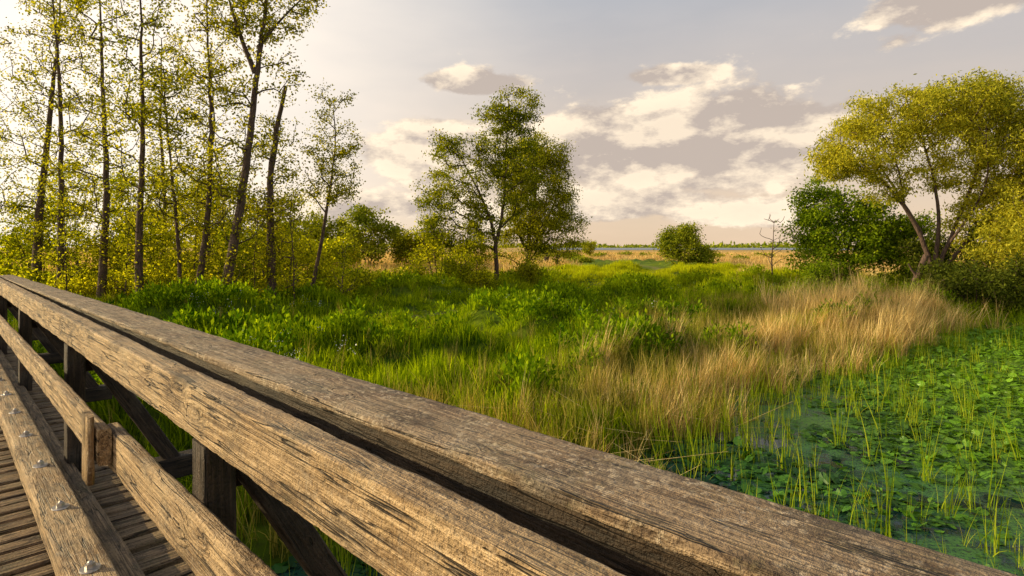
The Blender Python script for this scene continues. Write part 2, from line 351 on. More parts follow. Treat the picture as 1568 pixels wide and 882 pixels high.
# mixed sedge
mm=[]
for i in range(4):
    a=blades(16,.15,.5,1.1,.014,.55,segs=4,bias=(.08,-.05)); b_=blades(6,.2,.4,.8,.012,1.2,segs=4)
    mm.append(build_mesh('sedge_tuft',*merge([a,b_]),mat=M_mixr))
C_mix=make_coll('sedge_tufts',mm)
x=rng.uniform(-7,17,34000); y=rng.uniform(3,26,34000); s=sdist(x,y)
k=(s>-.25)&(s<np.where(x<3,2.4,6.0))&(rng.random(len(x))<np.where(x<5,.24,.19)*sm((x+4)/3)); x,y=x[k],y[k]; sc=rng.uniform(.5,1.05,len(x))
scatter('bank_sedge',np.stack([x,y,np.maximum(hgt(x,y),-.05)],1),np.stack([sc]*3,1),R3(len(x),.14),C_mix,4)
# green emergent reeds
em=[]
for i in range(6):
    a=blades(6,.13,.5,1.25,.015,.28,segs=4); b_=blades(3,.16,.3,.7,.012,.8,segs=4)
    em.append(build_mesh('pond_reed_tuft',*merge([a,b_]),mat=M_greenreed))
C_em=make_coll('pond_reed_tufts',em)
x=rng.uniform(-4,22,20000); y=rng.uniform(2.2,22,20000); s=sdist(x,y)
dn=np.where(s>-1.4,.30,.06)+.16*(np.sin(x*1.1+y*.6)+np.sin(y*1.7-x*.5)>.6)*(y<12)
k=(s<.3)&(rng.random(len(x))<dn)&(y-x*.9>-6)&(np.hypot(x,y)>2.9); x,y=x[k],y[k]; sc=rng.uniform(.35,1.0,len(x))
scatter('pond_reeds',np.stack([x,y,np.full(len(x),-.03)],1),np.stack([sc]*3,1),R3(len(x),.09),C_em,6)
# lily pads
pm=[]
for i in range(6):
    na=9; angs=np.linspace(.25,2*np.pi-.25,na); R=.085*rng.uniform(.8,1.2); el=rng.uniform(.45,.9)
    cup=rng.uniform(-.02,.03)
    V=[(0,0,0)]+[(R*math.cos(a_)*(1+.08*math.sin(3*a_+i)),R*el*math.sin(a_),cup*abs(math.sin(a_+i))+.010*math.sin(4*a_)) for a_ in angs]
    me=bpy.data.meshes.new('pad'); me.from_pydata(V,[],[(0,j,j+1) for j in range(1,na)]); me.materials.append(M_pad)
    at_=me.attributes.new('rnd','FLOAT','FACE'); at_.data.foreach_set('value',np.full(na-1,rng.random(),np.float32)); pm.append(me)
C_pad=make_coll('lily_pad_leaves',pm)
n=120000; y=rng.uniform(2.5,23,n); x=rng.uniform(-3,28,n); s=sdist(x,y)
cl=np.sin(x*.9+1.2*np.sin(y*.8))+np.sin(y*1.1-x*.4+1)+.7*np.sin(x*2.9+y*2.1)
k=(s<-.2)&(x<y*1.35+2)&(cl+rng.normal(0,.7,n)+1.4*sm((x-3.)/5)+.5*sm((y-9)/5)>.5)&(rng.random(n)<.75); x,y=x[k],y[k]
sc=rng.uniform(.35,1.2,len(x)); tl=np.abs(rng.normal(0,.17,len(x)))
tl=np.where(rng.random(len(x))<.14,rng.uniform(.3,1.0,len(x)),tl)
scatter('lily_pads',np.stack([x,y,.008+.08*sc*np.sin(tl)+rng.uniform(0,.012,len(x))],1),np.stack([sc]*3,1),np.stack([tl*np.cos(x*9),tl*np.sin(x*9),rng.uniform(0,6.28,len(x))],1),C_pad,6)
# distant reed field
fm=[]
for i in range(3):
    fm.append(build_mesh('field_reed_tuft',*blades(46,1.0,.5,1.25,.04,.5,segs=2,bias=(.15,0)),mat=M_reed))
C_f=make_coll('field_reed_tufts',fm)
x,y=gen(16000,42,190,-.9,.9); tn=tanf(x,y); k=(rng.random(len(x))<tn); x,y=x[k],y[k]; sc=rng.uniform(.6,1.1,len(x))*(1+y/200)
scatter('reed_field',np.stack([x,y,hgt(x,y)],1),np.stack([sc,sc,np.minimum(sc,1.1)*.8],1),R3(len(x),.001),C_f,3)

# ------------------------------------------------------------ trees
def tubes(A,B,ra,rb,k=6):
    d=B-A; d/=np.linalg.norm(d,axis=1)[:,None]+1e-9
    ref=np.tile(np.array([.31,.93,.12]),(len(A),1)); u=np.cross(d,ref); u/=np.linalg.norm(u,axis=1)[:,None]+1e-9; w=np.cross(d,u)
    an=np.arange(k)*2*np.pi/k; c=np.cos(an)[None,:,None]; s_=np.sin(an)[None,:,None]
    o=u[:,None,:]*c+w[:,None,:]*s_
    R0=A[:,None,:]+o*ra[:,None,None]; R1=B[:,None,:]+o*rb[:,None,None]
    V=np.concatenate([R0,R1],1).reshape(-1,3); base=np.arange(len(A))[:,None,None]*2*k
    j=np.arange(k); f=np.stack([j,(j+1)%k,k+(j+1)%k,k+j],1)[None]; F=(base+f).reshape(-1,4)
    return V,F,np.zeros(len(F))
def ell(c,r,n,inner=0.0,zmin=-9):
    out=[]
    while len(out)<n:
        v=rng.normal(size=3); v/=np.linalg.norm(v); q=(inner**3+(1-inner**3)*rng.random())**(1/3)
        p=np.array(c)+v*q*np.array(r)
        if p[2]>zmin: out.append(p)
    return np.array(out)
def tree(name,trunks,attr,mat,nl=50,sig=.28,L=.09,W=.06,rt=.011,up=.5,hang=0,bend=.12,wob=.05,smooth=6):
    pos=[];par=[];fixr=[]
    for ti,(pts,r0,r1) in enumerate(trunks):
        pts=np.array(pts,float); n=max(8,int(np.linalg.norm(pts[-1]-pts[0])/.45))
        tt=np.linspace(0,len(pts)-1,n)
        P=np.stack([np.interp(tt,np.arange(len(pts)),pts[:,i]) for i in range(3)],1)
        for _ in range(smooth):
            P[1:-1]=.5*P[1:-1]+.25*(P[2:]+P[:-2])
        P[1:-1,:2]+=np.cumsum(rng.normal(0,wob*.5,(n-2,2)),0)*.4+rng.normal(0,wob*.3,(n-2,2))
        rr=r0+(r1-r0)*np.linspace(0,1,n)**.8; 
        if ti==0: rr[0]*=1.5
        start=-1
        if ti>0:
            d=np.linalg.norm(np.array(pos)-P[0],axis=1); start=int(d.argmin())
            if d[start]>.8: start=-1
        for i in range(n):
            pos.append(P[i]); fixr.append(rr[i]); par.append(start if i==0 else len(pos)-2)
    nt=len(pos)
    cap=nt+len(attr)*14; PA=np.zeros((cap,3)); PA[:nt]=pos; par=par+[0]*(cap-nt); cnt=nt
    T=PA[:nt]
    dm=np.array([np.min(np.linalg.norm(T-a,axis=1)) for a in attr]) if len(attr) else np.array([])
    order=np.argsort(dm); tips=[]
    for ai in order:
        a=attr[ai]; Q=PA[:cnt]; dv=a-Q; dist=np.linalg.norm(dv,axis=1); hd=np.hypot(dv[:,0],dv[:,1])
        cost=dist+.9*np.maximum(0,.35*hd-dv[:,2])+ (np.arange(cnt)<2)*.5
        j=int(cost.argmin()); q=PA[j]; D=dist[j]
        n=min(13,max(1,int(math.ceil(D/.4)))); mid=(q+a)/2; mid[2]+=bend*D*.6; mid=mid+rng.normal(0,.09*D,3)
        prev=j
        for kx in range(1,n+1):
            s_=kx/n; p=(1-s_)**2*q+2*s_*(1-s_)*mid+s_*s_*a
            if kx<n: p=p+rng.normal(0,.025,3)
            PA[cnt]=p; par[cnt]=prev; prev=cnt; cnt+=1
        tips.append(prev)
    w=np.zeros(cnt)
    for tp in tips: w[tp]=1
    for i in range(cnt-1,nt-1,-1):
        if w[i]==0: w[i]=1
        if par[i]>=nt: w[par[i]]+=w[i]
    r=rt*w**.42; r[:nt]=fixr
    par=np.array(par[:cnt]); e=np.nonzero(par>=0)[0]; pr=par[e]
    ra=np.where((pr<nt)&(e>=nt),np.minimum(r[e]*1.5,r[pr]),r[pr]); 
    ra=np.where(e>=nt,np.minimum(ra,r[e]*1.35),np.minimum(ra,r[e]*1.5))
    big=r[e]>.05
    parts=[]
    if big.any(): parts.append(tubes(PA[pr[big]],PA[e[big]],ra[big],r[e][big],9))
    if (~big).any(): parts.append(tubes(PA[pr[~big]],PA[e[~big]],ra[~big],r[e][~big],4))
    V,F,R=merge(parts)
    emp=link(bpy.data.objects.new(name,None)); emp.location=trunks[0][0][0]
    loc=np.array(trunks[0][0][0],float)
    link(bpy.data.objects.new('trunk_and_branches',build_mesh('branches',V-loc,F,mat=M_bark,smooth=True)),emp)
    if nl>0 and len(tips):
        tips=np.array(tips); c=PA[tips]; dr=PA[tips]-PA[par[tips]]; dr/=np.linalg.norm(dr,axis=1)[:,None]+1e-9
        num=np.maximum(3,(nl*rng.uniform(.25,1.7,len(tips))).astype(int)); ii=np.repeat(np.arange(len(tips)),num)
        sg=np.array([sig,sig,sig*.62])
        Pl=c[ii]+rng.normal(size=(len(ii),3))*sg*rng.uniform(.6,1.2,len(tips))[ii][:,None]-dr[ii]*rng.uniform(0,1,len(ii))[:,None]*sig*1.2
        Pl=Pl[Pl[:,2]>.35]
        lv=leaves(Pl,L,W,up,hang)
        link(bpy.data.objects.new('foliage',build_mesh('foliage',lv[0]-loc,lv[1],lv[2],mat=mat)),emp)
    return emp
def G(x,y): return float(hgt(np.array([x],float),np.array([y],float))[0])-.08
def column(tr,z0,z1,r0,r1,n,power=1.0):
    tr=np.array(tr,float); out=[]
    for i in range(n):
        z=z0+(z1-z0)*rng.random()**power; f=(z-z0)/(z1-z0)
        cx=np.interp(z,tr[:,2],tr[:,0]); cy=np.interp(z,tr[:,2],tr[:,1]); rr=(r0+(r1-r0)*f)*(.25+.75*rng.random()**.6); a_=rng.uniform(0,6.28)
        out.append((cx+rr*math.cos(a_),cy+rr*math.sin(a_),z+.3*rr))
    return np.array(out)
def alder(base,pts,r,h,n=85,cr=1.9,nl=50,forks=(),low=26):
    x,y=base; g=G(x,y); P=[(x,y,g)]+[(a,b,c) for a,b,c in pts]
    A=[column(P,3.8,h,cr,cr*.6,int(n*1.0),.85),column(P,1.2,5.5,.35,1.2,low)]
    for f in forks: A.append(column(f[0],f[0][0][2]+1.,f[0][-1][2]+.3,1.2,.7,34))
    return tree('alder_tree',[(P,r,.03)]+list(forks),np.concatenate(A),M_alder,nl=nl,sig=.26,L=.105,W=.08,bend=.1,rt=.013)
# left grove
alder((-21.8,26),[(-21.6,26,5),(-21.0,26,10),(-20.6,26,15)],.24,15.5,120,2.6)
alder((-19.1,24),[(-19.0,24,5),(-19.0,24,10),(-19.2,24,14)],.16,14.2,90,1.9)
alder((-16.6,23),[(-16.4,23,5),(-16.5,23,9),(-16.7,23,14)],.18,14.3,100,2.0)
alder((-13.75,20.9),[(-13.7,20.9,4),(-13.6,20.9,8),(-13.7,20.9,13.5)],.17,13.8,90,1.9)
alder((-12.3,21.2),[(-12.5,21.2,4),(-12.9,21.2,7.5),(-13.0,21.2,9.6)],.08,9.6,50,1.3)
alder((-11.7,21),[(-11.2,21,4.5),(-11.1,21,8),(-11.3,21,13.5)],.14,13.8,90,1.8)
alder((-10.6,20.6),[(-10.0,20.6,3.5),(-9.6,20.6,6.5),(-9.25,20.6,9.5),(-9.0,20.6,12),(-8.4,20.6,14.5)],.21,14.5,110,2.2,
      forks=[([(-9.3,20.6,9.3),(-9.9,20.4,11.0),(-10.4,20.2,13.2)],.10,.03),([(-9.2,20.6,10.2),(-8.3,20.8,11.6),(-7.2,21,12.6)],.08,.02)])
alder((-18.5,30),[(-18.3,30,5),(-18.6,30,10),(-18.5,30,14)],.14,14.2,80,2.3)
alder((-14.8,28),[(-15.0,28,5),(-14.6,28,9),(-14.8,28,13)],.12,13,80,2.3)
alder((-25.5,27),[(-25.3,27,5),(-25.7,27,10),(-25,27,15)],.2,15,100,2.6)
alder((-10.9,25),[(-10.7,25,3),(-10.6,25,6),(-10.2,25,8.5)],.07,8.5,60,1.5)
P=[(-9.3,22,G(-9.3,22)),(-9.3,22,3),(-9.35,22,5.6),(-9.15,22,7.2),(-8.75,22,9.2)]
tree('broken_alder_snag',[(P,.18,.07),([(-9.3,22,6.6),(-9.1,22,7.3),(-9.25,22,8.0)],.06,.02)],np.concatenate([column(P,1.5,6.0,.4,.9,60),column(P,6,8,.6,.3,8)]),M_alder,nl=30,sig=.2,L=.09,W=.07)
P=[(-8.6,24,G(-8.6,24)),(-8.1,24,3),(-7.6,24,5.6),(-7.35,24,7.5),(-7.5,24,9.0)]
tree('leaning_alder_tree',[(P,.10,.02)],np.concatenate([column(P,4.6,9.3,1.1,.9,80),column(P,5,7,1.5,1.2,24)]),M_alder,nl=52,sig=.2,L=.09,W=.07)
for (x,y,h,lx) in [(-9.9,21.8,4.5,.2),(-8.9,22.6,5.2,.3),(-8.4,22,5.0,-.2),(-15.2,22.3,5.5,.3),(-17.6,22.5,5.0,-.2),(-12.9,23,6,.2),(-7.0,23,3.0,.3)]:
    P=[(x,y,G(x,y)),(x+lx*.4,y,h*.5),(x+lx,y,h)]
    tree('alder_sapling',[(P,.045,.012)],column(P,1.0,h,.7,.4,34),M_under,nl=32,sig=.2,L=.085,W=.065)
def bush(name,c,r,n,mat,nl=70,sig=.3,L=.11,W=.075,inner=.35,stems=5,zmin=.6,**kw):
    x,y=c[0],c[1]; g=G(x,y); tr=[]
    for i in range(stems):
        a_=6.28*i/stems+.5; sx,sy=math.cos(a_),math.sin(a_)
        tr.append(([(x+.12*sx,y+.12*sy,g),(x+r[0]*.2*sx,y+r[1]*.2*sy,g+(c[2]-g)*.6),(x+r[0]*.45*sx,y+r[1]*.45*sy,c[2]+r[2]*.3)],.03+.009*r[2],.015))
    A=[ell(c,(r[0]*.8,r[1]*.8,r[2]*.85),int(n*.5),inner,zmin)]
    for i in range(7):
        a_=rng.uniform(0,6.28); e_=rng.uniform(-.3,1.2); q=.66
        lc=(c[0]+r[0]*q*math.cos(a_)*math.cos(e_),c[1]+r[1]*q*math.sin(a_)*math.cos(e_),c[2]+r[2]*q*math.sin(e_))
        s_=rng.uniform(.26,.44); A.append(ell(lc,(r[0]*s_,r[1]*s_,r[2]*s_),int(n*.5/7),.2,zmin))
    return tree(name,tr,np.concatenate(A),mat,nl=nl,sig=sig,L=L,W=W,**kw)
for (x,y,z,rx,rz,n) in [(-27,29,2.0,3,2.6,120),(-23,28,2.6,2.6,3.2,130),(-20,27.5,1.9,2.2,2.3,100),(-17,27,2.4,2.2,2.8,110),(-14.5,25,1.5,1.8,1.6,90),(-12.5,26.5,2.0,2.0,2.5,100),(-9.8,27,1.8,1.9,2.0,90),(-22,24.5,1.2,2.0,1.3,80),(-18,24,1.1,1.6,1.1,60),(-26,24,1.6,2.4,1.8,80),(-7.2,27.5,1.2,1.5,1.1,50),(-15.8,31,3.9,2.6,3.8,130),(-21,33,4.4,3.2,4.2,140),(-12.4,31.5,3.3,2.2,3.2,100),(-26,34,4.5,3.4,4.4,130),(-32,33,4,4,4,120),(-18.3,36,4.6,2.8,4.2,110),(-12.0,23.2,1.0,1.4,1.0,60),(-16,24.2,1.2,1.5,1.3,60),(-9.6,24.0,.9,1.2,.9,50),(-20,22.6,.9,1.4,1.0,50)]:
    bush('undergrowth_bush',(x,y,z),(rx,rx*.8,rz),n,M_under,nl=52,sig=.3,L=.125,W=.095,inner=.1,stems=4,zmin=.4)
# unseen thicket and alder, added left of frame to cast shadow bands
for (x,y,z,rx,rz,n) in [(-19.5,14.2,2.6,1.6,2.6,110),(-21.0,17.8,3.2,1.6,3.2,120),(-26,15.5,3.0,2.0,3.0,110),(-24,12.0,2.0,1.8,2.0,80)]:
    bush('added_shade_thicket',(x,y,z),(rx,rx*.6,rz),n,M_tree,nl=60,sig=.3,L=.125,W=.095,inner=.1,stems=4,zmin=.4)
alder((-22.5,16.2),[(-22.4,16.2,3),(-22.5,16.2,6),(-22.3,16.2,8.5)],.12,8.8,60,1.3)
for (x,y,z,rx,rz,n,mt) in [(-5.2,29,1.2,1.5,1.1,60,M_under),(-3.0,31,1.5,1.2,1.5,70,M_under),(-4.4,34,2.6,2.2,2.8,120,M_under),(-1.6,30.5,1.1,.9,.7,40,M_under),(.8,33,1.3,1.0,1.0,50,M_tree),(-7.2,31,1.0,1.3,.8,40,M_under),(-2.2,32.6,2.2,1.3,1.9,70,M_under)]:
    bush('hawthorn_bush',(x,y,z),(rx,rx*.8,rz),n,mt,nl=55,sig=.24,L=.11,W=.08,inner=.1,stems=4,zmin=.5)
# centre trees
y0=33.7; g=G(-.9,y0)
tree('alder_tree',[([(-.9,y0,g),(-.95,y0,2.6),(-1.2,y0,4.6),(-2.2,y0,6.6),(-3.3,y0,8.8)],.17,.03),([(-1.0,y0,3.0),(-.5,y0,5.2),(-.35,y0,8),(-.2,y0,11.6)],.12,.03)],
     np.concatenate([ell((-3.1,y0,7.5),(2.2,1.8,2.2),90),ell((-4.0,y0,9.0),(.8,.8,.9),14),ell((.3,y0,11.0),(1.6,1.2,1.6),66),ell((-1.2,y0,10.7),(1.0,.9,1.0),24),ell((-2.8,y0,4.4),(2.6,1.8,2.0),130),ell((.3,y0,7.6),(1.9,1.6,2.8),130),ell((-4.4,y0,6.0),(1.3,1.2,1.5),40),ell((-.9,y0,8.8),(1.4,1.3,1.6),60)]),M_tree,nl=66,sig=.27,L=.12,W=.09,rt=.012)
x,y=1.6,37.; g=G(x,y)
tree('willow_tree',[([(x-.6,y,g),(x-.5,y,3),(x,y,6),(x+.2,y,9)],.22,.04),([(x-.5,y,2.5),(x+.9,y,5),(x+1.6,y,7.5)],.12,.03),([(x-.5,y,2.5),(x-1.5,y,4.5),(x-1.6,y,7.5)],.12,.03)],
     np.concatenate([ell((x,y,6.4),(2.6,2.3,3.4),260,.3),ell((x+1.2,y,4.4),(2.0,2,2.6),100),ell((x,y,8.9),(1.9,1.4,1.5),80),ell((x-1,y,3.2),(2,1.6,1.5),60)]),M_tree,nl=105,sig=.32,L=.14,W=.07,rt=.012)
for (x,y,z,rx,rz,n,mt) in [(-13.5,54,4.0,3.0,3.4,120,M_far),(-17.5,58,3.4,3.2,3.0,110,M_far),(-10.5,57,2.8,2.4,2.7,90,M_tree),(-21,56,3.6,3.5,3.4,120,M_far),(-25,60,3.0,3.8,2.8,100,M_green),(-30,62,3.5,4.5,3.5,120,M_far),(-37,60,4,5,4,120,M_far),(-8.6,62,2.4,2.0,2.0,60,M_far),(-15.4,50,2.2,2.2,1.9,70,M_under)]:
    bush('field_tree',(x,y,z),(rx,rx*.8,rz),n,mt,nl=60,sig=.42,L=.24,W=.17,inner=.2,stems=4,zmin=.6)
# right side
bush('round_willow_bush',(20.8,70,3.1),(3.0,2.8,3.1),160,M_far,nl=80,sig=.42,L=.26,W=.15,inner=.3,stems=5,zmin=.6)
bush('round_willow_bush',(23.4,70,1.7),(2.0,2,1.5),50,M_far,nl=70,sig=.4,L=.26,W=.15,inner=.3,stems=3,zmin=.6)
bush('hazel_bush',(18.8,33,3.8),(3.8,3.0,3.5),350,M_green,nl=95,sig=.34,L=.15,W=.10,inner=.35,stems=7)
bush('hazel_bush',(22.3,31.5,2.6),(2.6,2,2.4),130,M_green,nl=90,sig=.34,L=.15,W=.09,inner=.2,stems=5)
x,y=20.9,28.; g=G(x,y)
tree('willow_tree',[([(x,y,g),(x-.15,y,2.2),(x-1.2,y,4.6),(x-2.9,y,6.6),(x-5.0,y,7.6)],.17,.025),([(x-.1,y,1.8),(x+.2,y,4.5),(x-.4,y,7.5),(x-1.4,y,10.0)],.12,.025),
     ([(x,y,1.8),(x+1.0,y,4.2),(x+2.0,y-.3,7.4),(x+2.3,y-.5,10.0)],.12,.025),([(x,y,1.5),(x+1.8,y,3.6),(x+4.0,y-.3,6.3),(x+6.4,y-.5,8.6)],.12,.025),([(x-.8,y,3.8),(x-1.9,y+1,6.8),(x-3.0,y+1.6,9)],.07,.02),([(x+.5,y,3),(x+1.4,y-1.5,5.8),(x+.6,y-2.2,8.5)],.07,.02),([(x-1.6,y,5.2),(x-2.3,y-.6,7.2),(x-3.6,y-.8,8.9)],.05,.02)],
     np.concatenate([ell((x-3.7,y,7.9),(2.3,2.4,1.5),110,.2),ell((x-1.9,y,9.5),(2.6,2.4,1.5),120,.2),ell((x+1.2,y,10.0),(2.5,2.2,1.5),120,.2),ell((x+4.0,y,9.6),(2.8,2.2,1.9),140,.2),ell((x+7.2,y,8.6),(2.6,2.4,2.4),130,.2),ell((x+3.2,y-.5,7.0),(3.4,2.6,2.6),190,.2),ell((x+5.6,y,5.2),(3.4,2.6,2.4),200,.2),ell((x+.4,y,7.6),(2.4,2.2,1.8),60,.1),ell((x-5.1,y,7.0),(1.0,1.4,.8),30),ell((x-2.6,y,6.4),(1.8,1.4,1.2),30),ell((x+2.4,y,4.2),(1.8,1.6,1.5),55)]),M_willow,nl=100,sig=.28,L=.17,W=.06,rt=.010,hang=.7,up=0)
x,y=25.6,25.; g=G(x,y)
tree('willow_tree',[([(x,y,g),(x-.4,y,2.6),(x-1.8,y,5.5),(x-2.8,y,8)],.16,.03),([(x-.3,y,2),(x+1,y,5),(x+1.8,y,8)],.13,.03)],
     np.concatenate([ell((x-2.0,y,3.8),(3.0,2.2,2.2),190,.3),ell((x-.6,y,7.2),(3,2.6,2.6),170,.3),ell((x-3.8,y,2.8),(1.4,1.4,1.2),40)]),M_willow,nl=95,sig=.3,L=.17,W=.06,hang=.6,up=0,rt=.010)
for (x,y,z,rx,rz,n,mt) in [(19.2,23.6,1.1,1.9,1.3,90,M_dark),(22.0,23.2,1.5,2.2,1.6,110,M_dark),(25.5,22.8,1.6,2.6,1.7,110,M_dark),(20.4,26,1.5,2.2,1.3,90,M_dark),(16.6,30,1.4,1.3,1.2,50,M_green),(24.2,27.5,2.6,2.6,2.6,120,M_dark),(21.6,29.6,2.2,1.6,1.8,80,M_dark),(30,24,2.4,3,2.6,110,M_dark),(33,29,4,4,4,110,M_tree)]:
    bush('sallow_bush',(x,y,z),(rx,rx*.75,rz),n,mt,nl=80,sig=.28,L=.13,W=.07,inner=.15,stems=5,zmin=.15)
x,y=18.9,27.0; g=G(x,y)
tree('leaning_dead_trunk',[([(x,y,g),(x+.25,y,1.4),(x+.75,y,2.6)],.2,.13),([(x+.3,y,1.5),(x-.1,y,2.2)],.08,.03)],np.zeros((0,3)),M_dark,nl=0)
x,y=17.4,38.; P=[(x,y,G(x,y)),(x-.1,y,2.5),(x+.1,y,4.6)]
tree('bare_shrub',[(P,.06,.015)],column(P,1.8,5.0,1.3,.7,34),M_dark,nl=0,rt=.012)
for (u,y,r_,h) in [(.06,95,2.2,2.2),(.10,105,2.6,1.8),(.135,120,1.6,4.4),(.16,115,2.6,1.5),(.20,130,2.4,1.3),(.235,125,2.0,1.2),(.36,100,2.5,1.4),(.44,110,3,1.6),(.04,80,1.2,1.0),(.12,85,2.0,1.0),(.40,90,1.6,1.1)]:
    bush('field_shrub',(u*y,y,h*.5+.3),(r_,r_,h*.6),40,M_far,nl=50,sig=.4,L=.3,W=.2,inner=.1,stems=3,zmin=.5)
for (x,y) in [(4.2,75),(5.6,76)]:
    P=[(x,y,.4),(x+.2,y,1.2),(x+.5,y,1.9)]
    tree('pollard_willow',[(P,.28,.34)],ell((x+.6,y,2.3),(.9,.9,.6),24),M_far,nl=14,sig=.2,L=.2,W=.1)
n=9000; xx=rng.uniform(-900,1500,n); yy=rng.uniform(1250,1500,n); hh=5+4*np.sin(xx*.013)+3*np.sin(xx*.041+1)
hh=np.maximum(hh,1.2); P=np.stack([xx,yy,rng.random(n)*hh+.5],1)
link(bpy.data.objects.new('distant_tree_line',build_mesh('distant_tree_line',*leaves(P,8,5,.5),mat=M_far)))

# ------------------------------------------------------------ bridge
d2=np.array([-.712,.702]); n2=np.array([.702,.712]); CAM=3.0
bridge=link(bpy.data.objects.new('wooden_footbridge',None))
def P3(s,t,h): 
    q=s*n2+t*d2; return Vector((q[0],q[1],CAM-h))
def beam(name,a,b,w,hh,mat,steps=None,bev=.010,amp=.0022,parent=bridge,wear=.004):
    a=Vector(a); b=Vector(b); X_=(b-a); Lg=X_.length; X_.normalize()
    up=Vector((0,0,1)) if abs(X_.z)<.95 else Vector((n2[0],n2[1],0))
    Yv=up.cross(X_).normalized(); Zv=X_.cross(Yv).normalized()
    M=Matrix((X_,Yv,Zv)).transposed().to_4x4(); M.translation=a
    if steps is None: steps=np.linspace(0,Lg,max(3,int(Lg/.06)))
    sec=[]; nn=8; cw,ch=w/2-bev,hh/2-bev
    for (sx,sy,a0) in [(1,1,0),(-1,1,90),(-1,-1,180),(1,-1,270)]:
        for q in (0,45,90):
            an=math.radians(a0+q); sec.append((sx*cw+bev*math.cos(an),sy*ch+bev*math.sin(an),1.0))
        nx={0:(-cw,ch+bev),90:(-cw-bev,-ch),180:(cw,-ch-bev),270:(cw+bev,ch)}[a0]
        p0=sec[-1]
        for q in range(1,nn): f=q/nn; sec.append((p0[0]+(nx[0]-p0[0])*f,p0[1]+(nx[1]-p0[1])*f,0.0))
    k=len(sec); V=[]
    off=rng.uniform(0,50)
    for x_ in steps:
        for (yy_,zz_,c_) in sec:
            g_=mnoise.noise(Vector((x_*1.3+off,yy_*45,zz_*45)))*amp+mnoise.noise(Vector((x_*6+off,yy_*12,zz_*12)))*amp*.6
            if c_: g_-=wear*max(0,mnoise.noise(Vector((x_*5+off,yy_*4,zz_*4)))+.15)+wear*.6*max(0,mnoise.noise(Vector((x_*28+off,yy_*9,zz_*9))))
            ax=(yy_/(w/2),zz_/(hh/2))
            oy=ax[0] if abs(ax[0])>.97 or c_ else 0; oz=ax[1] if abs(ax[1])>.97 or c_ else 0
            V.append((x_,yy_+oy*g_,zz_+oz*g_))
    S=len(steps); F=[]
    for i in range(S-1):
        for j in range(k): F.append((i*k+j,i*k+(j+1)%k,(i+1)*k+(j+1)%k,(i+1)*k+j))
    F.append(tuple(range(k))[::-1]); F.append(tuple((S-1)*k+j for j in range(k)))
    me=bpy.data.meshes.new(name); me.from_pydata(V,[],F); me.materials.append(mat)
    me.polygons.foreach_set('use_smooth',[True]*(len(F)-2)+[False]*2)
    o=link(bpy.data.objects.new(name,me),parent); o.matrix_local=M
    return o
def st(a,b):
    Lg=b-a; t_=[];x_=0
    while x_<Lg: t_.append(x_); x_+=.012 if -1<x_+a<3 else .05
    return np.array(t_+[Lg])
T0,T1=-5.,16.2
beam('inner_handrail',P3(.70,T0,.5+.095),P3(.70,T1,.5+.095),.096,.19,W_rail,steps=st(T0,T1),bev=.006,amp=.003,wear=.004)
beam('outer_handrail_cap',P3(1.045,T0,.475+.017),P3(1.045,T1,.60+.017),.262,.034,W_outer,steps=st(T0,T1),bev=.008,amp=.003,wear=.004)
beam('outer_handrail_beam',P3(1.055,T0,.475+.036+.10),P3(1.055,T1,.60+.036+.10),.18,.20,W_dark,steps=st(T0,T1),bev=.010,amp=.008,wear=.008)  # dark wood colour also stands in for the inner rail's shadow on this side
beam('mid_rail',P3(.622,T0,.88+.10),P3(.622,3.42,.88+.10),.055,.20,W_rail,steps=st(T0,3.42))
beam('mid_rail',P3(.562,3.25,.86+.085),P3(.562,T1,.86+.085),.055,.17,W_rail)
beam('splice_plate',P3(.515,3.36,.80),P3(.515,3.36,1.12),.16,.03,W_rail)
tp=[-3.6,-.75,2.2,5.1,8.3,11.4,14.5]
for i,tt in enumerate(tp):
    beam('post',P3(.705,tt,1.95),P3(.705,tt,.692),.14,.11,W_dark)
    beam('brace',P3(.775,tt,.72),P3(1.36,tt,1.74),.09,.11,W_dark)
    beam('cross_beam',P3(-1.75,tt,1.745),P3(1.5,tt,1.745),.14,.17,W_dark)
    beam('rail_bracket',P3(.762,tt+.11,.86),P3(1.16,tt+.11,.86),.08,.12,W_dark)
    for s_ in (-1.3,.80):
        beam('pile',P3(s_,tt,4.2),P3(s_,tt,1.835),.2,.2,W_dark)
for s_ in (-1.2,0,.86): beam('girder',P3(s_,T0,1.93),P3(s_,T1,1.93),.14,.18,W_dark)
beam('kerb_beam',P3(.49,T0,1.45+.06),P3(.49,T1,1.45+.06),.18,.12,W_rail,bev=.012,steps=np.linspace(0,T1-T0,700))
beam('kerb_ledger',P3(.637,T0,1.525+.03),P3(.637,T1,1.525+.03),.105,.06,W_deck,bev=.006)
V=[];F=[];tt=T0
while tt<T1:
    w=.112; s0,s1=-1.6+random.uniform(-.01,.01),1.02+random.uniform(-.02,.02); dz=random.uniform(-.007,.007); sk=random.uniform(-.008,.008)
    n_=len(V); b_=.009
    for s_ in (s0,s1):
        for (dt,dh) in ((0,.045),(0,b_),(b_,0),(w-b_,0),(w,b_),(w,.045)):
            V.append((s_, tt+dt+sk*(s_-s0), -(1.6+dh+dz)))
    for j in range(6): F.append((n_+j,n_+(j+1)%6,n_+6+(j+1)%6,n_+6+j))
    F.append(tuple(n_+j for j in range(6))[::-1]); F.append(tuple(n_+6+j for j in range(6)))
    tt+=.145
me=bpy.data.meshes.new('deck_planks'); me.from_pydata(V,[],F); me.materials.append(W_deck)
o=link(bpy.data.objects.new('deck_planks',me),bridge)
o.matrix_local=Matrix(((n2[0],d2[0],0,0),(n2[1],d2[1],0,0),(0,0,1,CAM),(0,0,0,1)))
import bmesh
bm=bmesh.new()
tb=3.15-.86*8
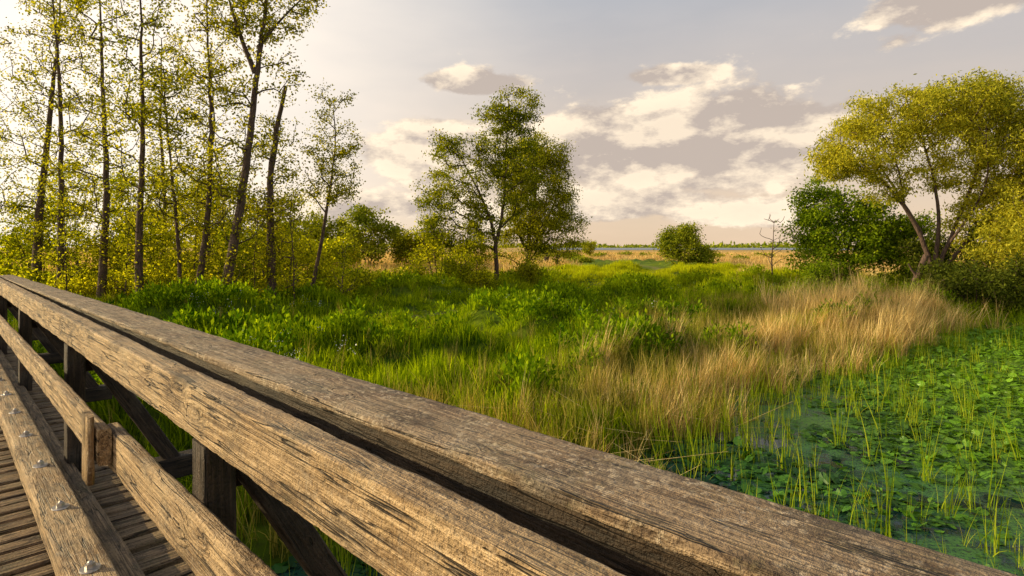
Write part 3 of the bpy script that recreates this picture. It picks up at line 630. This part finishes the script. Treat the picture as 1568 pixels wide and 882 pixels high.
while tb<T1:
    c=P3(.49,tb,1.45)
    bmesh.ops.create_cone(bm,segments=24,radius1=.042,radius2=.040,depth=.006,cap_ends=True,matrix=Matrix.Translation(c+Vector((0,0,.004))))
    bmesh.ops.create_cone(bm,segments=6,radius1=.021,radius2=.020,depth=.02,cap_ends=True,matrix=Matrix.Translation(c+Vector((0,0,.017)))@Matrix.Rotation(tb,4,'Z'))
    bmesh.ops.create_uvsphere(bm,u_segments=12,v_segments=6,radius=.012,matrix=Matrix.Translation(c+Vector((0,0,.027))))
    tb+=.86
me=bpy.data.meshes.new('bolts'); bm.to_mesh(me); bm.free(); me.materials.append(M_steel); link(bpy.data.objects.new('kerb_bolts',me),bridge)

# ------------------------------------------------------------ sun, sky
SUN_AZ=math.radians(-87); SUN_EL=math.radians(19)
sd=Vector((math.sin(SUN_AZ)*math.cos(SUN_EL),math.cos(SUN_AZ)*math.cos(SUN_EL),math.sin(SUN_EL)))
sun=bpy.data.lights.new('sun','SUN'); sun.energy=5; sun.angle=math.radians(.5); sun.color=(1,.80,.44)
so=link(bpy.data.objects.new('sun',sun)); so.rotation_euler=(-sd).to_track_quat('-Z','Y').to_euler(); so.location=(-20,5,20)
w=bpy.data.worlds.new('World'); scene.world=w; w.use_nodes=True; w.node_tree.nodes.clear(); t=NT(w.node_tree)
out=t.new('ShaderNodeOutputWorld'); bg=t.new('ShaderNodeBackground'); bg.inputs[1].default_value=.12
sky=t.new('ShaderNodeTexSky',sky_type='NISHITA'); sky.sun_disc=False; sky.sun_elevation=SUN_EL; sky.sun_rotation=SUN_AZ
sky.air_density=1; sky.dust_density=2; sky.ozone_density=1
tc=t.new('ShaderNodeTexCoord'); D=t.vmath('NORMALIZE',tc.outputs['Generated'])
sep=t.new('ShaderNodeSeparateXYZ'); t.lk(D,sep.inputs[0]); el=sep.outputs[2]
sdn=t.vmath('DOT_PRODUCT',D,tuple(sd)); glow=t.mr(sdn,-.02,.70,0,1,True)
veil=t.mix(t.mr(el,0,.40,0,1),(7.8,5.8,4.0),(4.4,4.45,4.7))
veil=t.mix(t.math('MULTIPLY',glow,.97),veil,(11.0,9.7,8.2))
# the haze thins out overhead and is dimmer in the antisolar half of the sky
amt=t.math('MULTIPLY',t.mr(el,.42,.74,1,.12,True),t.mr(sdn,-1.0,-.66,.25,1,True))
thin=t.noise(t.scalev(D,(1.5,1.5,5)),1.6,4,.6)
c=t.mix(t.math('MULTIPLY',t.mr(thin,.3,.7,.78,.98),amt),sky.outputs[0],veil)
Q=t.scalev(D,(1,1,2.1))
def fb(vec): return t.noise(vec,5.0,8,.62)
n1=fb(Q); n2_=fb(t.vmath('ADD',Q,(-.035,.01,.07)))
def blob(px,py,ax,az,amp):
    v=Vector((px,871,-py)).normalized()
    df=t.vmath('SUBTRACT',D,tuple(v)); df=t.scalev(df,(1/ax,1/ax,1/az)); q=t.vmath('DOT_PRODUCT',df,df)
    return t.math('MULTIPLY',t.math('EXPONENT',t.math('MULTIPLY',q,-1)),amp)
B=None
for a_ in [(60,-140,.18,.06,.48),(250,-150,.26,.085,.60),(-130,-150,.16,.07,.44),(400,-160,.18,.07,.54),(180,-70,.20,.035,.48),(330,-55,.18,.03,.38),(-60,-250,.11,.022,.42),(235,-262,.09,.018,.42),(690,-375,.14,.04,.42),(590,-320,.06,.025,.28),(-200,-60,.3,.04,.38)]:
    q=blob(*a_); B=q if B is None else t.math('MAXIMUM',B,q)
dens=t.math('ADD',n1,B)
mask=t.mr(dens,.67,.77,0,1,True)
lit=t.mr(t.math('SUBTRACT',n1,n2_),-.07,.07)
thick=t.mr(dens,.78,1.08)
lit2=t.math('SUBTRACT',lit,t.math('MULTIPLY',thick,.28),clamp=True)
cc=t.mix(lit2,(4.7,3.95,3.45),(10.0,8.3,6.2))
c=t.mix(t.math('MULTIPLY',mask,.9),c,cc)
t.lk(c,bg.inputs[0]); t.lk(bg.outputs[0],out.inputs[0])
# ------------------------------------------------------------ camera
cam=bpy.data.cameras.new('camera'); cam.lens=20; cam.sensor_width=36; cam.shift_y=-63/1568; cam.clip_start=.03; cam.clip_end=8000
co=link(bpy.data.objects.new('camera',cam)); co.location=(0,0,CAM); co.rotation_euler=(math.radians(90),0,0)
scene.camera=co
scene.view_settings.view_transform='Standard'; scene.view_settings.look='None'; scene.view_settings.exposure=0
